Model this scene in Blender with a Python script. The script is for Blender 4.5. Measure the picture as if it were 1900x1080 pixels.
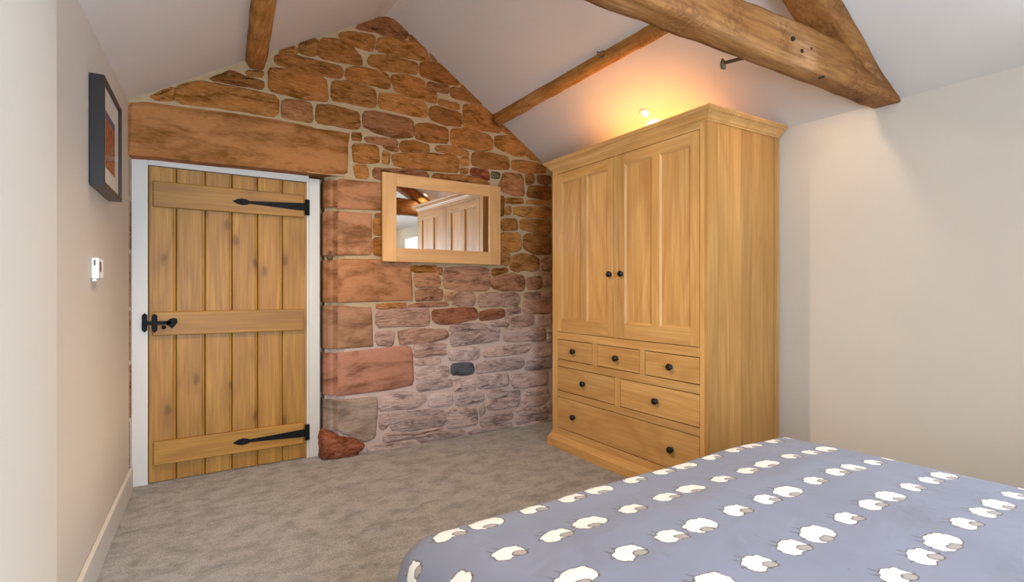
import bpy, math, random
from math import sin, cos, radians as R, pi
from mathutils import Vector, noise as mnoise
random.seed(7)
S = bpy.context.scene
for o in list(bpy.data.objects): bpy.data.objects.remove(o)
COL = S.collection

# ------------------------------------------------------------------ camera
F = 970.0; TH = R(33.42); CS, SN = cos(TH), sin(TH); HC = 1.2
cd = bpy.data.cameras.new('camera'); cam = bpy.data.objects.new('camera', cd); COL.objects.link(cam)
cam.location = (0, 0, HC); cam.rotation_euler = (R(90), 0, -TH)
cd.sensor_width = 36; cd.lens = 36 * F / 1900; cd.clip_start = .02
cd.dof.use_dof = True; cd.dof.focus_distance = 2.4; cd.dof.aperture_fstop = 4.5
S.camera = cam
# ------------------------------------------------------------------ world, exposure
S.view_settings.view_transform = 'Standard'; S.view_settings.look = 'None'
S.view_settings.gamma = 1; S.view_settings.use_curve_mapping = False
S.view_settings.exposure = 0.30
w = bpy.data.worlds.new('sky'); S.world = w; w.use_nodes = True
WORLD_STRENGTH = 32.0
wb = w.node_tree.nodes['Background']; wb.inputs[0].default_value = (.64, .80, 1, 1); wb.inputs[1].default_value = WORLD_STRENGTH
# lamp power of the ceiling downlights (watts) and their colour
LAMP_W = 62.0; LAMP_C = (1.0, .755, .50)

# ------------------------------------------------------------------ measuring helpers (pixels of the 1900 x 1080 photo on known planes)
def ray(px, py):
    dx = (px - 950) / F
    return Vector((SN + dx * CS, CS - dx * SN, (540 - py) / F))
O3 = Vector((0, 0, HC))
def onY(px, py, Y): r = ray(px, py); return O3 + r * (Y / r.y)
def onX(px, py, X): r = ray(px, py); return O3 + r * (X / r.x)
def onZ(px, py, Z): r = ray(px, py); return O3 + r * ((Z - HC) / r.z)
SR = -.6157; CR = 3.282 + .6157 * 1.38          # right slope  z = CR + SR x
SL = .6037; CL = 2.333 + .6037 * .192           # left slope
def on_right(px, py, drop=0): r = ray(px, py); t = (CR - drop - HC) / (r.z - SR * r.x); return O3 + r * t
def on_left(px, py, drop=0): r = ray(px, py); t = (CL - drop - HC) / (r.z - SL * r.x); return O3 + r * t
W = 3.834                                        # face of the stone gable wall
XR = 3.15                                        # face of the right wall
YB = -1.15                                       # face of the rear wall

# ------------------------------------------------------------------ node helpers
class NT:
    def __init__(s, name):
        s.m = bpy.data.materials.new(name); s.m.use_nodes = True; s.t = s.m.node_tree; s.n = s.t.nodes
        s.b = s.n['Principled BSDF']
    def N(s, typ, **kw):
        n = s.n.new(typ)
        for k, v in kw.items():
            if k.startswith('_'): n.inputs[k[1:]].default_value = v
            else: setattr(n, k, v)
        return n
    def L(s, a, b): s.t.links.new(a, b)
    def put(s, sock, v):
        if hasattr(v, 'is_output'): s.L(v, sock)
        else: sock.default_value = v
    def math(s, op, a, b=0.0, c=None, clamp=False):
        n = s.n.new('ShaderNodeMath'); n.operation = op; n.use_clamp = clamp
        s.put(n.inputs[0], a); s.put(n.inputs[1], b)
        if c is not None: s.put(n.inputs[2], c)
        return n.outputs[0]
    def mix(s, f, a, b, blend='MIX'):
        n = s.n.new('ShaderNodeMix'); n.data_type = 'RGBA'; n.blend_type = blend
        s.put(n.inputs[0], f)
        for k, v in ((6, a), (7, b)):
            if isinstance(v, tuple): v = (*v[:3], 1)
            s.put(n.inputs[k], v)
        return n.outputs[2]
    def noise(s, vec, scale, detail=3, rough=.5, dist=0.0):
        n = s.N('ShaderNodeTexNoise'); n.inputs['Scale'].default_value = scale; n.inputs['Detail'].default_value = detail
        n.inputs['Roughness'].default_value = rough; n.inputs['Distortion'].default_value = dist
        if vec is not None: s.L(vec, n.inputs['Vector'])
        return n.outputs[0]
    def ramp(s, f, stops):
        n = s.n.new('ShaderNodeValToRGB'); e = n.color_ramp.elements
        while len(e) < len(stops): e.new(.5)
        for q, (p, c) in zip(e, stops):
            q.position = p; q.color = (*c[:3], 1) if not isinstance(c, (int, float)) else (c, c, c, 1)
        s.put(n.inputs[0], f); return n.outputs[0]
    def mapping(s, vec, loc=(0, 0, 0), rot=(0, 0, 0), scale=(1, 1, 1), typ='POINT'):
        n = s.N('ShaderNodeMapping', vector_type=typ)
        n.inputs['Location'].default_value = loc; n.inputs['Rotation'].default_value = rot; n.inputs['Scale'].default_value = scale
        s.L(vec, n.inputs['Vector']); return n.outputs[0]
    def coords(s, rnd=True, what='Object'):
        t = s.N('ShaderNodeTexCoord').outputs[what]
        if not rnd: return t
        oi = s.N('ShaderNodeObjectInfo').outputs['Random']
        a = s.N('ShaderNodeVectorMath', operation='SCALE'); a.inputs[0].default_value = (17.3, 9.1, 23.7); s.L(oi, a.inputs['Scale'])
        b = s.N('ShaderNodeVectorMath', operation='ADD'); s.L(t, b.inputs[0]); s.L(a.outputs[0], b.inputs[1])
        return b.outputs[0]
    def bump(s, h, strength=.3, dist=.01, chain=None):
        n = s.N('ShaderNodeBump'); n.inputs['Strength'].default_value = strength; n.inputs['Distance'].default_value = dist
        s.L(h, n.inputs['Height'])
        if chain is not None: s.L(chain, n.inputs['Normal'])
        s.L(n.outputs[0], s.b.inputs['Normal']); return n.outputs[0]
    def set(s, col=None, rough=None, metal=None, spec=None, coat=None):
        if col is not None: s.put(s.b.inputs['Base Color'], (*col[:3], 1) if isinstance(col, tuple) else col)
        if rough is not None: s.put(s.b.inputs['Roughness'], rough)
        if metal is not None: s.put(s.b.inputs['Metallic'], metal)
        if spec is not None: s.put(s.b.inputs['Specular IOR Level'], spec)
        if coat is not None: s.put(s.b.inputs['Coat Weight'], coat)
        return s.m

def paint(name, col, rough=.6, bump=.06):
    t = NT(name); v = t.coords(False); t.set(None, rough, spec=.3)
    n = t.noise(v, 3.0, 3); t.L(t.mix(n, tuple(c * .96 for c in col), tuple(min(1, c * 1.03) for c in col)), t.b.inputs['Base Color'])
    t.bump(t.noise(v, 60, 4), bump, .004); return t.m

def wood(name, c_lo, c_hi, c_dark, axis, rings=16, rough=.42, knots=0.0, fine=.35, bump=.12, coat=0.0, var=.10, density=2.3):
    t = NT(name); v = t.coords(True)
    oi = t.N('ShaderNodeObjectInfo').outputs['Random']
    st = [1.0, 1.0, 1.0]; st['xyz'.index(axis)] = .16
    g = t.mapping(v, scale=tuple(st))
    big = t.noise(g, 3.2, 2.5, .45, .6)
    ring = t.math('ADD', t.math('MULTIPLY', t.math('SINE', t.math('MULTIPLY', big, rings * 6.28)), .5), .5)
    st2 = [90.0, 90.0, 90.0]; st2['xyz'.index(axis)] = 2.4
    fg = t.noise(t.mapping(v, scale=tuple(st2)), 1.0, 3, .6)
    blot = t.noise(t.mapping(v, scale=tuple(st)), 9, 2)
    col = t.mix(t.ramp(blot, [(.3, 0.0), (.7, 1.0)]), c_lo, c_hi)
    col = t.mix(t.math('MULTIPLY', t.math('POWER', ring, 2.2), .26), col, c_dark)
    col = t.mix(t.math('MULTIPLY', t.ramp(fg, [(.42, 1.0), (.62, 0.0)]), fine), col, c_dark)
    if knots > 0:
        sep = t.N('ShaderNodeSeparateXYZ'); t.L(v, sep.inputs[0]); cmb = t.N('ShaderNodeCombineXYZ')
        al = 'xyz'.index(axis); ac = [q for q in (0, 1, 2) if q != al]
        t.L(t.math('ADD', sep.outputs[ac[0]], sep.outputs[ac[1]]), cmb.inputs[0]); t.L(t.math('MULTIPLY', sep.outputs[al], .5), cmb.inputs[1])
        vo = t.N('ShaderNodeTexVoronoi', voronoi_dimensions='2D'); vo.inputs['Scale'].default_value = density; t.L(cmb.outputs[0], vo.inputs['Vector'])
        wob = t.math('ADD', vo.outputs['Distance'], t.math('MULTIPLY', t.math('SUBTRACT', t.noise(v, 22, 2), .5), .10))
        col = t.mix(t.math('MULTIPLY', t.ramp(wob, [(.03, 1.0), (.085, 0.0)]), knots), col, tuple(c * .45 for c in c_dark))
        col = t.mix(t.math('MULTIPLY', t.ramp(wob, [(.06, 1.0), (.24, 0.0)]), knots * .4), col, c_dark)
    hv = t.N('ShaderNodeHueSaturation'); t.L(col, hv.inputs['Color'])
    t.L(t.math('ADD', t.math('MULTIPLY', oi, 2 * var), 1 - var), hv.inputs['Value'])
    t.L(hv.outputs[0], t.b.inputs['Base Color'])
    t.set(None, rough, spec=.4, coat=coat); t.b.inputs['Coat Roughness'].default_value = .25
    t.bump(fg, bump, .002); return t.m

M = {}
M['wall'] = paint('wall_paint', (.59, .53, .445))
M['ceil'] = paint('ceiling_paint', (.64, .585, .53))
M['gloss'] = paint('white_gloss_paint', (.60, .565, .50), .4, .01)
OAK = ((.57, .315, .10), (.67, .40, .145), (.36, .165, .04))
M['oak_z'] = wood('oak_vertical', *OAK, 'z', coat=.05, rings=9, var=.14)
M['oak_x'] = wood('oak_horizontal', *OAK, 'x', coat=.05, rings=9)
M['oak_side_shaded'] = wood('oak_side_boards_shaded', (.46, .235, .065), (.58, .32, .10), (.30, .13, .03), 'z', rings=9, var=.16)  # deeper than the front oak: the side's shade is put into the colour
M['oak_panel'] = wood('oak_panel', (.56, .30, .09), (.68, .41, .15), (.36, .15, .035), 'z', rings=13, fine=.3, var=.06, knots=.35, density=1.6)
M['oak_y'] = wood('oak_depth', *OAK, 'y', coat=.15)
DO = ((.34, .158, .017), (.47, .24, .036), (.17, .06, .005))
M['door_z'] = wood('door_oak_vertical', *DO, 'z', rings=9, knots=.6, coat=.0, rough=.5, density=3.6)
M['door_x'] = wood('door_oak_horizontal', *DO, 'x', rings=9, knots=.25, coat=.0, rough=.5)
MO = ((.60, .33, .125), (.68, .40, .17), (.42, .20, .06))
M['mir_z'] = wood('mirror_oak_vertical', *MO, 'z', rings=7, fine=.2, var=.05)
M['mir_x'] = wood('mirror_oak_horizontal', *MO, 'x', rings=7, fine=.2, var=.05)
M['window_wood'] = wood('dark_stained_wood', (.10, .055, .025), (.14, .08, .035), (.05, .025, .01), 'z')

def timber_mat(name, lo, hi, dark, axis):
    t = NT(name); v = t.coords(True)
    st = [1.0, 1.0, 1.0]; st['xyz'.index(axis)] = .22
    g = t.mapping(v, scale=tuple(st))
    big = t.noise(g, 7, 4, .6, .8)
    st2 = [60.0, 60.0, 60.0]; st2['xyz'.index(axis)] = 4
    fg = t.noise(t.mapping(v, scale=tuple(st2)), 1, 4, .65)
    rg = t.noise(v, 55, 5, .7)
    col = t.mix(t.ramp(big, [(.32, 0.0), (.66, 1.0)]), lo, hi)
    pale = t.noise(v, 3.1, 3, .55)
    col = t.mix(t.math('MULTIPLY', t.ramp(pale, [(.52, 0.0), (.68, 1.0)]), .55), col, tuple(min(1, c * 1.25 + .10) for c in hi))
    col = t.mix(t.math('MULTIPLY', t.ramp(fg, [(.40, 1.0), (.58, 0.0)]), .5), col, dark)
    patch = t.ramp(t.noise(v, 4.3, 2), [(.48, 0.0), (.58, 1.0)])
    col = t.mix(t.math('MULTIPLY', t.math('MULTIPLY', t.ramp(rg, [(.45, 1.0), (.56, 0.0)]), patch), .55), col, dark)
    vo = t.N('ShaderNodeTexVoronoi'); vo.inputs['Scale'].default_value = 3.4; t.L(t.mapping(v, scale=tuple(math.sqrt(q) for q in st)), vo.inputs['Vector'])
    col = t.mix(t.math('MULTIPLY', t.ramp(vo.outputs['Distance'], [(.03, 1.0), (.09, 0.0)]), .85), col, tuple(c * .4 for c in dark))
    t.L(col, t.b.inputs['Base Color']); t.set(None, .62, spec=.22)
    h = t.math('ADD', t.math('MULTIPLY', fg, .6), t.math('MULTIPLY', rg, .5)); t.bump(h, .7, .009); return t.m
TB = ((.26, .098, .020), (.36, .165, .045), (.11, .036, .009))
M['tim_x'] = timber_mat('old_timber_cross', *TB, 'x')
M['tim_y'] = timber_mat('old_timber_length', (.40, .17, .035), (.54, .26, .06), (.19, .065, .012), 'y')

def stone_mat(name='sandstone', smooth=False):
    t = NT(name); v = t.coords(True)
    oi = t.N('ShaderNodeObjectInfo'); base = oi.outputs['Color']
    st = (1, 1, 2.6)
    a = t.noise(t.mapping(v, scale=st), 6 if not smooth else 3.5, 5, .6, .5)
    b = t.noise(t.mapping(v, scale=(1, 1, 5)), 20, 4, .6)
    hs = t.N('ShaderNodeHueSaturation'); t.L(base, hs.inputs['Color']); hs.inputs['Value'].default_value = .46; hs.inputs['Saturation'].default_value = 1.12
    hs2 = t.N('ShaderNodeHueSaturation'); t.L(base, hs2.inputs['Color']); hs2.inputs['Value'].default_value = 1.35; hs2.inputs['Saturation'].default_value = .9
    col = t.mix(t.ramp(a, [(.36, 0.0), (.56, 1.0)]), hs.outputs[0], base)
    col = t.mix(t.math('MULTIPLY', t.ramp(b, [(.48, 0.0), (.66, 1.0)]), .75 if not smooth else .28), col, hs2.outputs[0])
    sp = t.noise(v, 150, 2)
    col = t.mix(t.math('MULTIPLY', t.ramp(sp, [(.30, 1.0), (.42, 0.0)]), .35), col, hs.outputs[0])
    t.L(col, t.b.inputs['Base Color']); t.set(None, .85 if not smooth else .7, spec=.2)
    h = t.math('ADD', t.math('MULTIPLY', a, .8), t.math('ADD', t.math('MULTIPLY', b, .55), t.math('MULTIPLY', sp, .15)))
    t.bump(h, 1.0 if not smooth else .35, .035 if not smooth else .015); return t.m
M['stone'] = stone_mat()
M['dressed'] = stone_mat('dressed_sandstone', True)
t = NT('lime_mortar'); v = t.coords(False)
zc = t.N('ShaderNodeSeparateXYZ'); t.L(v, zc.inputs[0])
n = t.noise(v, 14, 5, .6)
m1 = t.mix(n, (.40, .27, .13), (.55, .415, .245))
n2 = t.math('ADD', zc.outputs['Z'], t.math('MULTIPLY', n, .5))
m2 = t.mix(n, (.52, .39, .335), (.68, .54, .475))
t.L(t.mix(t.ramp(t.math('MULTIPLY', n2, .4), [(.36, 0.0), (.56, 1.0)]), m2, m1), t.b.inputs['Base Color'])
t.set(None, .9, spec=.1); t.bump(t.noise(v, 45, 6, .7), .9, .012); M['mortar'] = t.m

t = NT('grey_carpet'); v = t.coords(False)
bl = t.noise(t.mapping(v, scale=(1, 1.35, 1)), 7, 9, .78, .15)
sp = t.noise(v, 130, 5, .85)
col = t.mix(t.ramp(bl, [(.36, 0.0), (.56, 1.0)]), (.29, .265, .245), (.86, .81, .76))
col = t.mix(t.ramp(sp, [(.40, 1.0), (.56, 0.0)]), col, (.36, .335, .31), 'MIX')
sp2 = t.noise(v, 170, 3, .7)
col = t.mix(t.math('MULTIPLY', t.ramp(sp2, [(.52, 0.0), (.64, 1.0)]), .6), col, (.92, .88, .82))
t.L(col, t.b.inputs['Base Color']); t.set(None, .95, spec=.05); t.b.inputs['Sheen Weight'].default_value = .25
t.bump(sp, .9, .02, t.bump(bl, .5, .03)); M['carpet'] = t.m

def plain(name, col, rough=.5, metal=0.0, spec=.5):
    return NT(name).set(col, rough, metal, spec)
t = NT('black_iron'); v = t.coords(False); t.set((.006, .006, .006), .6, 0.0, .15); t.bump(t.noise(v, 120, 3), .25, .002); M['iron'] = t.m
t = NT('rusty_iron'); v = t.coords(False); t.set(t.mix(t.noise(v, 40, 3), (.05, .03, .02), (.20, .13, .07)), .7, .4); t.bump(t.noise(v, 90, 3), .4, .002); M['rust'] = t.m
M['knob'] = plain('black_knob', (.006, .006, .007), .18)
M['mirror'] = plain('silvered_glass', (.92, .93, .92), .012, 1.0)
M['dark'] = plain('dark_gap', (.02, .012, .008), .9)
M['frame_black'] = plain('dark_frame', (.016, .011, .009), .35)
M['plastic'] = plain('white_plastic', (.78, .77, .74), .35)
M['lcd'] = plain('grey_display', (.12, .11, .08), .25)
M['mount'] = paint('card_mount', (.66, .60, .50), .8, .02)
M['steel'] = plain('brushed_bezel', (.75, .72, .66), .35, .6)
M['bedlinen'] = paint('white_linen', (.7, .7, .68), .9, .2)
M['divan'] = paint('grey_fabric', (.25, .25, .27), .9, .3)
def thin_glass(name, fac):
    t = NT(name); t.n.remove(t.b); out = t.n['Material Output']
    tr = t.N('ShaderNodeBsdfTransparent'); gl = t.N('ShaderNodeBsdfGlossy'); gl.inputs['Roughness'].default_value = .02
    mx = t.N('ShaderNodeMixShader'); mx.inputs[0].default_value = fac
    t.L(tr.outputs[0], mx.inputs[1]); t.L(gl.outputs[0], mx.inputs[2]); t.L(mx.outputs[0], out.inputs['Surface']); return t.m
M['glass'] = thin_glass('clear_glass', .05); M['picglass'] = thin_glass('picture_glass', .06)
t = NT('lit_lens'); t.set((1, .9, .7), .3); t.b.inputs['Emission Color'].default_value = (1, .80, .52, 1); t.b.inputs['Emission Strength'].default_value = 5; M['lens'] = t.m
t = NT('red_print'); v = t.coords(False)
vo = t.N('ShaderNodeTexVoronoi'); vo.inputs['Scale'].default_value = 1.0; t.L(t.mapping(v, scale=(20, 28, 18)), vo.inputs['Vector'])
zc = t.N('ShaderNodeSeparateXYZ'); t.L(v, zc.inputs[0])
nn = t.noise(v, 34, 4, .6)
c = t.ramp(nn, [(.32, (.06, .022, .012)), (.45, (.34, .07, .025)), (.56, (.42, .16, .05)), (.66, (.10, .07, .06)), (.75, (.62, .48, .32))])
sk = t.ramp(t.math('ADD', zc.outputs['Z'], t.math('MULTIPLY', nn, .03)), [(.0, 0.0), (1, 1.0)])
top = t.math('GREATER_THAN', t.math('ADD', zc.outputs['Z'], t.math('MULTIPLY', zc.outputs['Y'], -.03)), .305)
t.L(t.mix(top, c, (.10, .09, .16)), t.b.inputs['Base Color']); t.set(None, .5); M['print'] = t.m

# ------------------------------------------------------------------ duvet material: printed sheep in rows
def duvet_mat():
    t = NT('sheep_print_cotton')
    uv = t.N('ShaderNodeTexCoord').outputs['UV']
    sx = t.N('ShaderNodeSeparateXYZ'); t.L(uv, sx.inputs[0])
    PX, PY = .383, .174
    rowf = t.math('DIVIDE', t.math('SUBTRACT', sx.outputs['Y'], .79 - PY / 2 - 20 * PY), PY)
    row = t.math('FLOOR', rowf)
    ly = t.math('MULTIPLY', t.math('SUBTRACT', t.math('SUBTRACT', rowf, row), .5), PY)
    sh = t.math('MULTIPLY', t.math('MODULO', row, 2.0), PX / 2)
    lx = t.math('MULTIPLY', t.math('FRACT', t.math('DIVIDE', t.math('ADD', t.math('SUBTRACT', sx.outputs['X'], 1.128 - 10 * PX), sh), PX)), PX)
    cv = t.N('ShaderNodeCombineXYZ'); t.L(lx, cv.inputs[0]); t.L(ly, cv.inputs[1])
    nz = t.N('ShaderNodeTexNoise'); nz.inputs['Scale'].default_value = 95; nz.inputs['Detail'].default_value = 2; t.L(uv, nz.inputs['Vector'])
    sc = t.N('ShaderNodeVectorMath', operation='MULTIPLY_ADD'); t.L(nz.outputs['Color'], sc.inputs[0])
    sc.inputs[1].default_value = (.009, .009, 0); t.L(cv.outputs[0], sc.inputs[2])
    off = t.N('ShaderNodeVectorMath', operation='SUBTRACT'); t.L(sc.outputs[0], off.inputs[0]); off.inputs[1].default_value = (.0045, .0045, 0)
    P = off.outputs[0]
    def ell(cx, cy, a, b, rot):
        q = t.mapping(P, (cx, cy, 0), (0, 0, R(rot)), (a, b, 1), 'TEXTURE')
        l = t.N('ShaderNodeVectorMath', operation='LENGTH'); t.L(q, l.inputs[0])
        return t.math('MULTIPLY', t.math('SUBTRACT', l.outputs['Value'], 1.0), min(a, b))
    def mn(*a):
        r = a[0]
        for b in a[1:]: r = t.math('MINIMUM', r, b)
        return r
    def inside(sd, off=0.0): return t.math('MULTIPLY_ADD', t.math('ADD', sd, off), -900.0, .5, clamp=True)
    bodies, faces, legs = [], [], []
    for ox, big, fx, fy, fr in ((.075, .82, .027, -.022, -18), (.208, .86, .028, -.020, -22), (.313, 1.0, -.004, -.027, -12)):
        k = big
        bodies += [ell(ox - .016 * k, -.001, .031 * k, .027 * k, 10), ell(ox + .016 * k, -.001, .030 * k, .026 * k, -20), ell(ox, .007, .033 * k, .028 * k, 0), ell(ox - .030 * k, .012 * k, .016 * k, .013 * k, 0), ell(ox + .026 * k, .016 * k, .015 * k, .013 * k, 0), ell(ox - .018 * k, -.018 * k, .017 * k, .012 * k, 0)]
        faces.append(ell(ox + fx * .86 * k, fy * .80 * k, .0165, .0105, fr))
        legs += [ell(ox - .036 * k, .030 * k, .015, .0016, 118), ell(ox - .014 * k, .038 * k, .014, .0016, 112), ell(ox - .049 * k, .006 * k, .009, .0015, 150),
                 ell(ox + (fx + .020) * k, (fy + .004) * k, .008, .0014, 30)]
    body, face, leg = mn(*bodies), mn(*faces), mn(*legs)
    wv = t.noise(uv, 5.0, 3)
    col = t.mix(wv, (.175, .178, .222), (.205, .208, .252))
    speck = t.ramp(t.noise(t.mapping(uv, scale=(1, .5, 1)), 42, 2, .5), [(.26, 1.0), (.30, 0.0)])
    col = t.mix(t.math('MULTIPLY', speck, .35), col, (.13, .13, .16))
    ink = (.085, .062, .045)
    col = t.mix(inside(leg), col, ink)
    col = t.mix(inside(body, -.0019), col, ink)
    wool = t.mix(t.noise(uv, 120, 3, .6), (.66, .61, .53), (.78, .74, .66))
    col = t.mix(inside(body, .0006), col, wool)
    col = t.mix(inside(face, -.0018), col, ink)
    col = t.mix(inside(face, .0005), col, (.33, .28, .235))
    t.L(col, t.b.inputs['Base Color']); t.set(None, .85, spec=.15); t.b.inputs['Sheen Weight'].default_value = .1
    t.bump(t.noise(t.mapping(uv, scale=(1, 1, 1)), 7, 3, .5, .4), .28, .03); return t.m
M['duvet'] = duvet_mat()

# ------------------------------------------------------------------ object helpers
def base_of(p):
    v = Vector((0, 0, 0))
    while p is not None: v += p.location; p = p.parent
    return v
def tag(o, label=None, cat=None, group=None, kind=None):
    if label: o['label'] = label
    if cat: o['category'] = cat
    if group: o['group'] = group
    if kind: o['kind'] = kind
    return o
def thing(name, loc, rz=0.0, **kw):
    o = bpy.data.objects.new(name, None); COL.objects.link(o); o.location = loc; o.rotation_euler.z = rz
    o.empty_display_size = .05; return tag(o, **kw)
def mesh(name, vs, fs, mat, parent=None, local=False, smooth=False, bevel=0.0, seg=2, color=None):
    if parent is not None and not local:
        b = base_of(parent); vs = [Vector(v) - b for v in vs]
    me = bpy.data.meshes.new(name); me.from_pydata([tuple(v) for v in vs], [], fs); me.update()
    if mat is not None: me.materials.append(M[mat])
    o = bpy.data.objects.new(name, me); COL.objects.link(o)
    if parent is not None: o.parent = parent
    if smooth:
        for p in me.polygons: p.use_smooth = True
    if bevel:
        md = o.modifiers.new('bevel', 'BEVEL'); md.width = bevel; md.segments = seg; md.limit_method = 'ANGLE'; md.angle_limit = R(40)
    if color: o.color = (*color, 1)
    return o
def boxes(bl):
    vs, fs = [], []
    for (x0, x1, y0, y1, z0, z1) in bl:
        b = len(vs)
        vs += [(x, y, z) for z in (z0, z1) for y in (y0, y1) for x in (x0, x1)]
        fs += [tuple(b + i for i in f) for f in ((0, 2, 3, 1), (4, 5, 7, 6), (0, 1, 5, 4), (2, 6, 7, 3), (1, 3, 7, 5), (0, 4, 6, 2))]
    return vs, fs
def box(name, b, mat, parent=None, **kw):
    vs, fs = boxes([b]); return mesh(name, vs, fs, mat, parent, **kw)
def loft(rings, cap=True):
    vs, fs = [], []; n = len(rings[0])
    for r in rings: vs += [tuple(p) for p in r]
    for i in range(len(rings) - 1):
        for j in range(n):
            k = (j + 1) % n
            fs.append((i * n + j, i * n + k, (i + 1) * n + k, (i + 1) * n + j))
    if cap: fs += [tuple(range(n - 1, -1, -1)), tuple((len(rings) - 1) * n + j for j in range(n))]
    return vs, fs
def prism(poly, a, b):
    """poly: list of 3-vectors, extruded from offset a to offset b (3-vectors)"""
    a, b = Vector(a), Vector(b)
    return loft([[Vector(p) + a for p in poly], [Vector(p) + b for p in poly]])
def lathe(prof, org, ax, n=20):
    """profile (radius, distance) turned about direction ax"""
    ax = Vector(ax).normalized(); u = ax.orthogonal().normalized(); v = ax.cross(u); org = Vector(org)
    return loft([[org + ax * d + (u * cos(2 * pi * j / n) + v * sin(2 * pi * j / n)) * r for j in range(n)] for r, d in prof])
def tube(path, r, n=8):
    pts = [Vector(p) for p in path]; rings = []
    rr = r if isinstance(r, (list, tuple)) else [r] * len(pts)
    for i, p in enumerate(pts):
        d = (pts[min(i + 1, len(pts) - 1)] - pts[max(i - 1, 0)]).normalized()
        u = d.cross(Vector((.3, .2, 1))).normalized(); v = d.cross(u)
        rings.append([p + (u * cos(2 * pi * j / n) + v * sin(2 * pi * j / n)) * rr[i] for j in range(n)])
    return loft(rings)
def flipfix(o):
    import bmesh
    bm = bmesh.new(); bm.from_mesh(o.data); bmesh.ops.recalc_face_normals(bm, faces=bm.faces); bm.to_mesh(o.data); bm.free(); return o
def lerp(a, b, t): return a + (b - a) * t

# ================================================================== STRUCTURE
# floor
tag(box('floor', (-.75, 3.6, YB - .1, 4.2, -.08, 0), 'carpet'), 'mottled grey cut-pile carpet covering the floor', None, None, 'structure')

# ceiling: two slopes with a softened ridge
prof = [(-.75, CL + SL * -.75), (-.192, 2.333)] + [(onY(*p, W).x, onY(*p, W).z) for p in ((500, 97), (680, 40), (698, 32), (715, 29.5), (730, 36), (748, 52))] + [(2.879, 2.359), (3.62, CR + SR * 3.62)]
poly = [Vector((x, 0, z)) for x, z in prof] + [Vector((x, 0, z + .12)) for x, z in reversed(prof)]
vs, fs = prism(poly, (0, YB - .2, 0), (0, 4.2, 0))
tag(flipfix(mesh('ceiling', vs, fs, 'ceil')), 'white sloping vaulted ceiling', None, None, 'structure')

# stone gable wall (mortar body; every stone is a child)
XJ = onY(600, 500, 3.90).x                           # right jamb of the doorway
gw = tag(flipfix(mesh('wall_far', *boxes([(XJ + .13, 3.6, W + .002, 4.06, -.02, 2.03), (-.30, 3.6, W + .002, 4.06, 2.03, 2.30),
                                  (-.75, 3.6, 4.06, 4.2, -.02, 2.3)]), 'mortar')), 'rubble sandstone gable wall pointed with pale lime mortar', None, None, 'structure')
gp = [Vector((x, 0, max(z + .05, 2.3))) for x, z in prof[1:-1]]
gp = [Vector((-.30, 0, 2.3))] + gp + [Vector((3.05, 0, 2.3))]
o = mesh('mortar_gable', *prism(gp, (0, W + .002, 0), (0, 4.1, 0)), 'mortar', gw); flipfix(o)

# left wall, slightly out of square
e = Vector((-.0634, -1, 0)).normalized(); mL = Vector((-e.y, e.x, 0)); A = Vector((-.192, W, 0))
def LW(s, z, off=0.0): return A + e * s + mL * off + Vector((0, 0, z))
def lbox(name, s0, s1, z0, z1, o0, o1, mat, parent=None, **kw):
    vs = [LW(s, z, o) for z in (z0, z1) for s in (s0, s1) for o in (o0, o1)]
    fs = [(0, 2, 3, 1), (4, 5, 7, 6), (0, 1, 5, 4), (2, 6, 7, 3), (1, 3, 7, 5), (0, 4, 6, 2)]
    return flipfix(mesh(name, vs, fs, mat, parent, **kw))
tag(lbox('wall_left', -.06, 5.2, -.02, 2.42, -.35, 0, 'wall'), 'plain cream painted wall on the left', None, None, 'structure')
tag(lbox('baseboard_left', -.045, 5.0, 0, .14, .0005, .019, 'gloss', bevel=.004), 'white painted skirting board along the left wall', None, None, 'structure')
# the wall thickens into a pier close to the viewpoint
tag(box('wall_pier', (-.8, -.215, YB - .1, 1.64, -.02, 2.6), 'wall', bevel=.035, seg=4), 'near end of the cream wall, out of focus at the left edge', None, None, 'structure')

# right wall with a window beside the bed, rear wall with a second window
WY0, WY1, WZ0, WZ1 = -.28, .48, .85, 2.02
vs, fs = boxes([(XR, 3.6, YB - .1, WY0, -.02, 2.35), (XR, 3.6, WY1, 4.1, -.02, 2.35), (XR, 3.6, WY0, WY1, -.02, WZ0), (XR, 3.6, WY0, WY1, WZ1, 2.35)])
tag(mesh('wall_right', vs, fs, 'wall'), 'plain cream painted wall on the right', None, None, 'structure')
tag(box('baseboard_right', (XR - .019, XR - .0005, YB, 3.83, 0, .14), 'gloss', bevel=.004), 'white painted skirting board along the right wall', None, None, 'structure')
BX0, BX1, BZ0, BZ1 = -.12, .98, .02, 2.08
vs, fs = boxes([(-.9, BX0, YB - .35, YB, -.02, 2.4), (BX1, 3.6, YB - .35, YB, -.02, 2.4), (BX0, BX1, YB - .35, YB, -.02, BZ0), (BX0, BX1, YB - .35, YB, BZ1, 2.4)])
wbk = tag(mesh('wall_rear', vs, fs, 'wall'), 'plain cream rear gable wall', None, None, 'structure')
gp2 = [Vector((x, 0, max(z + .05, 2.4))) for x, z in prof[1:-1]]
flipfix(mesh('gable_top', *prism([Vector((-.75, 0, 2.4))] + gp2 + [Vector((3.5, 0, 2.4))], (0, YB - .35, 0), (0, YB, 0)), 'wall', wbk))

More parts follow.
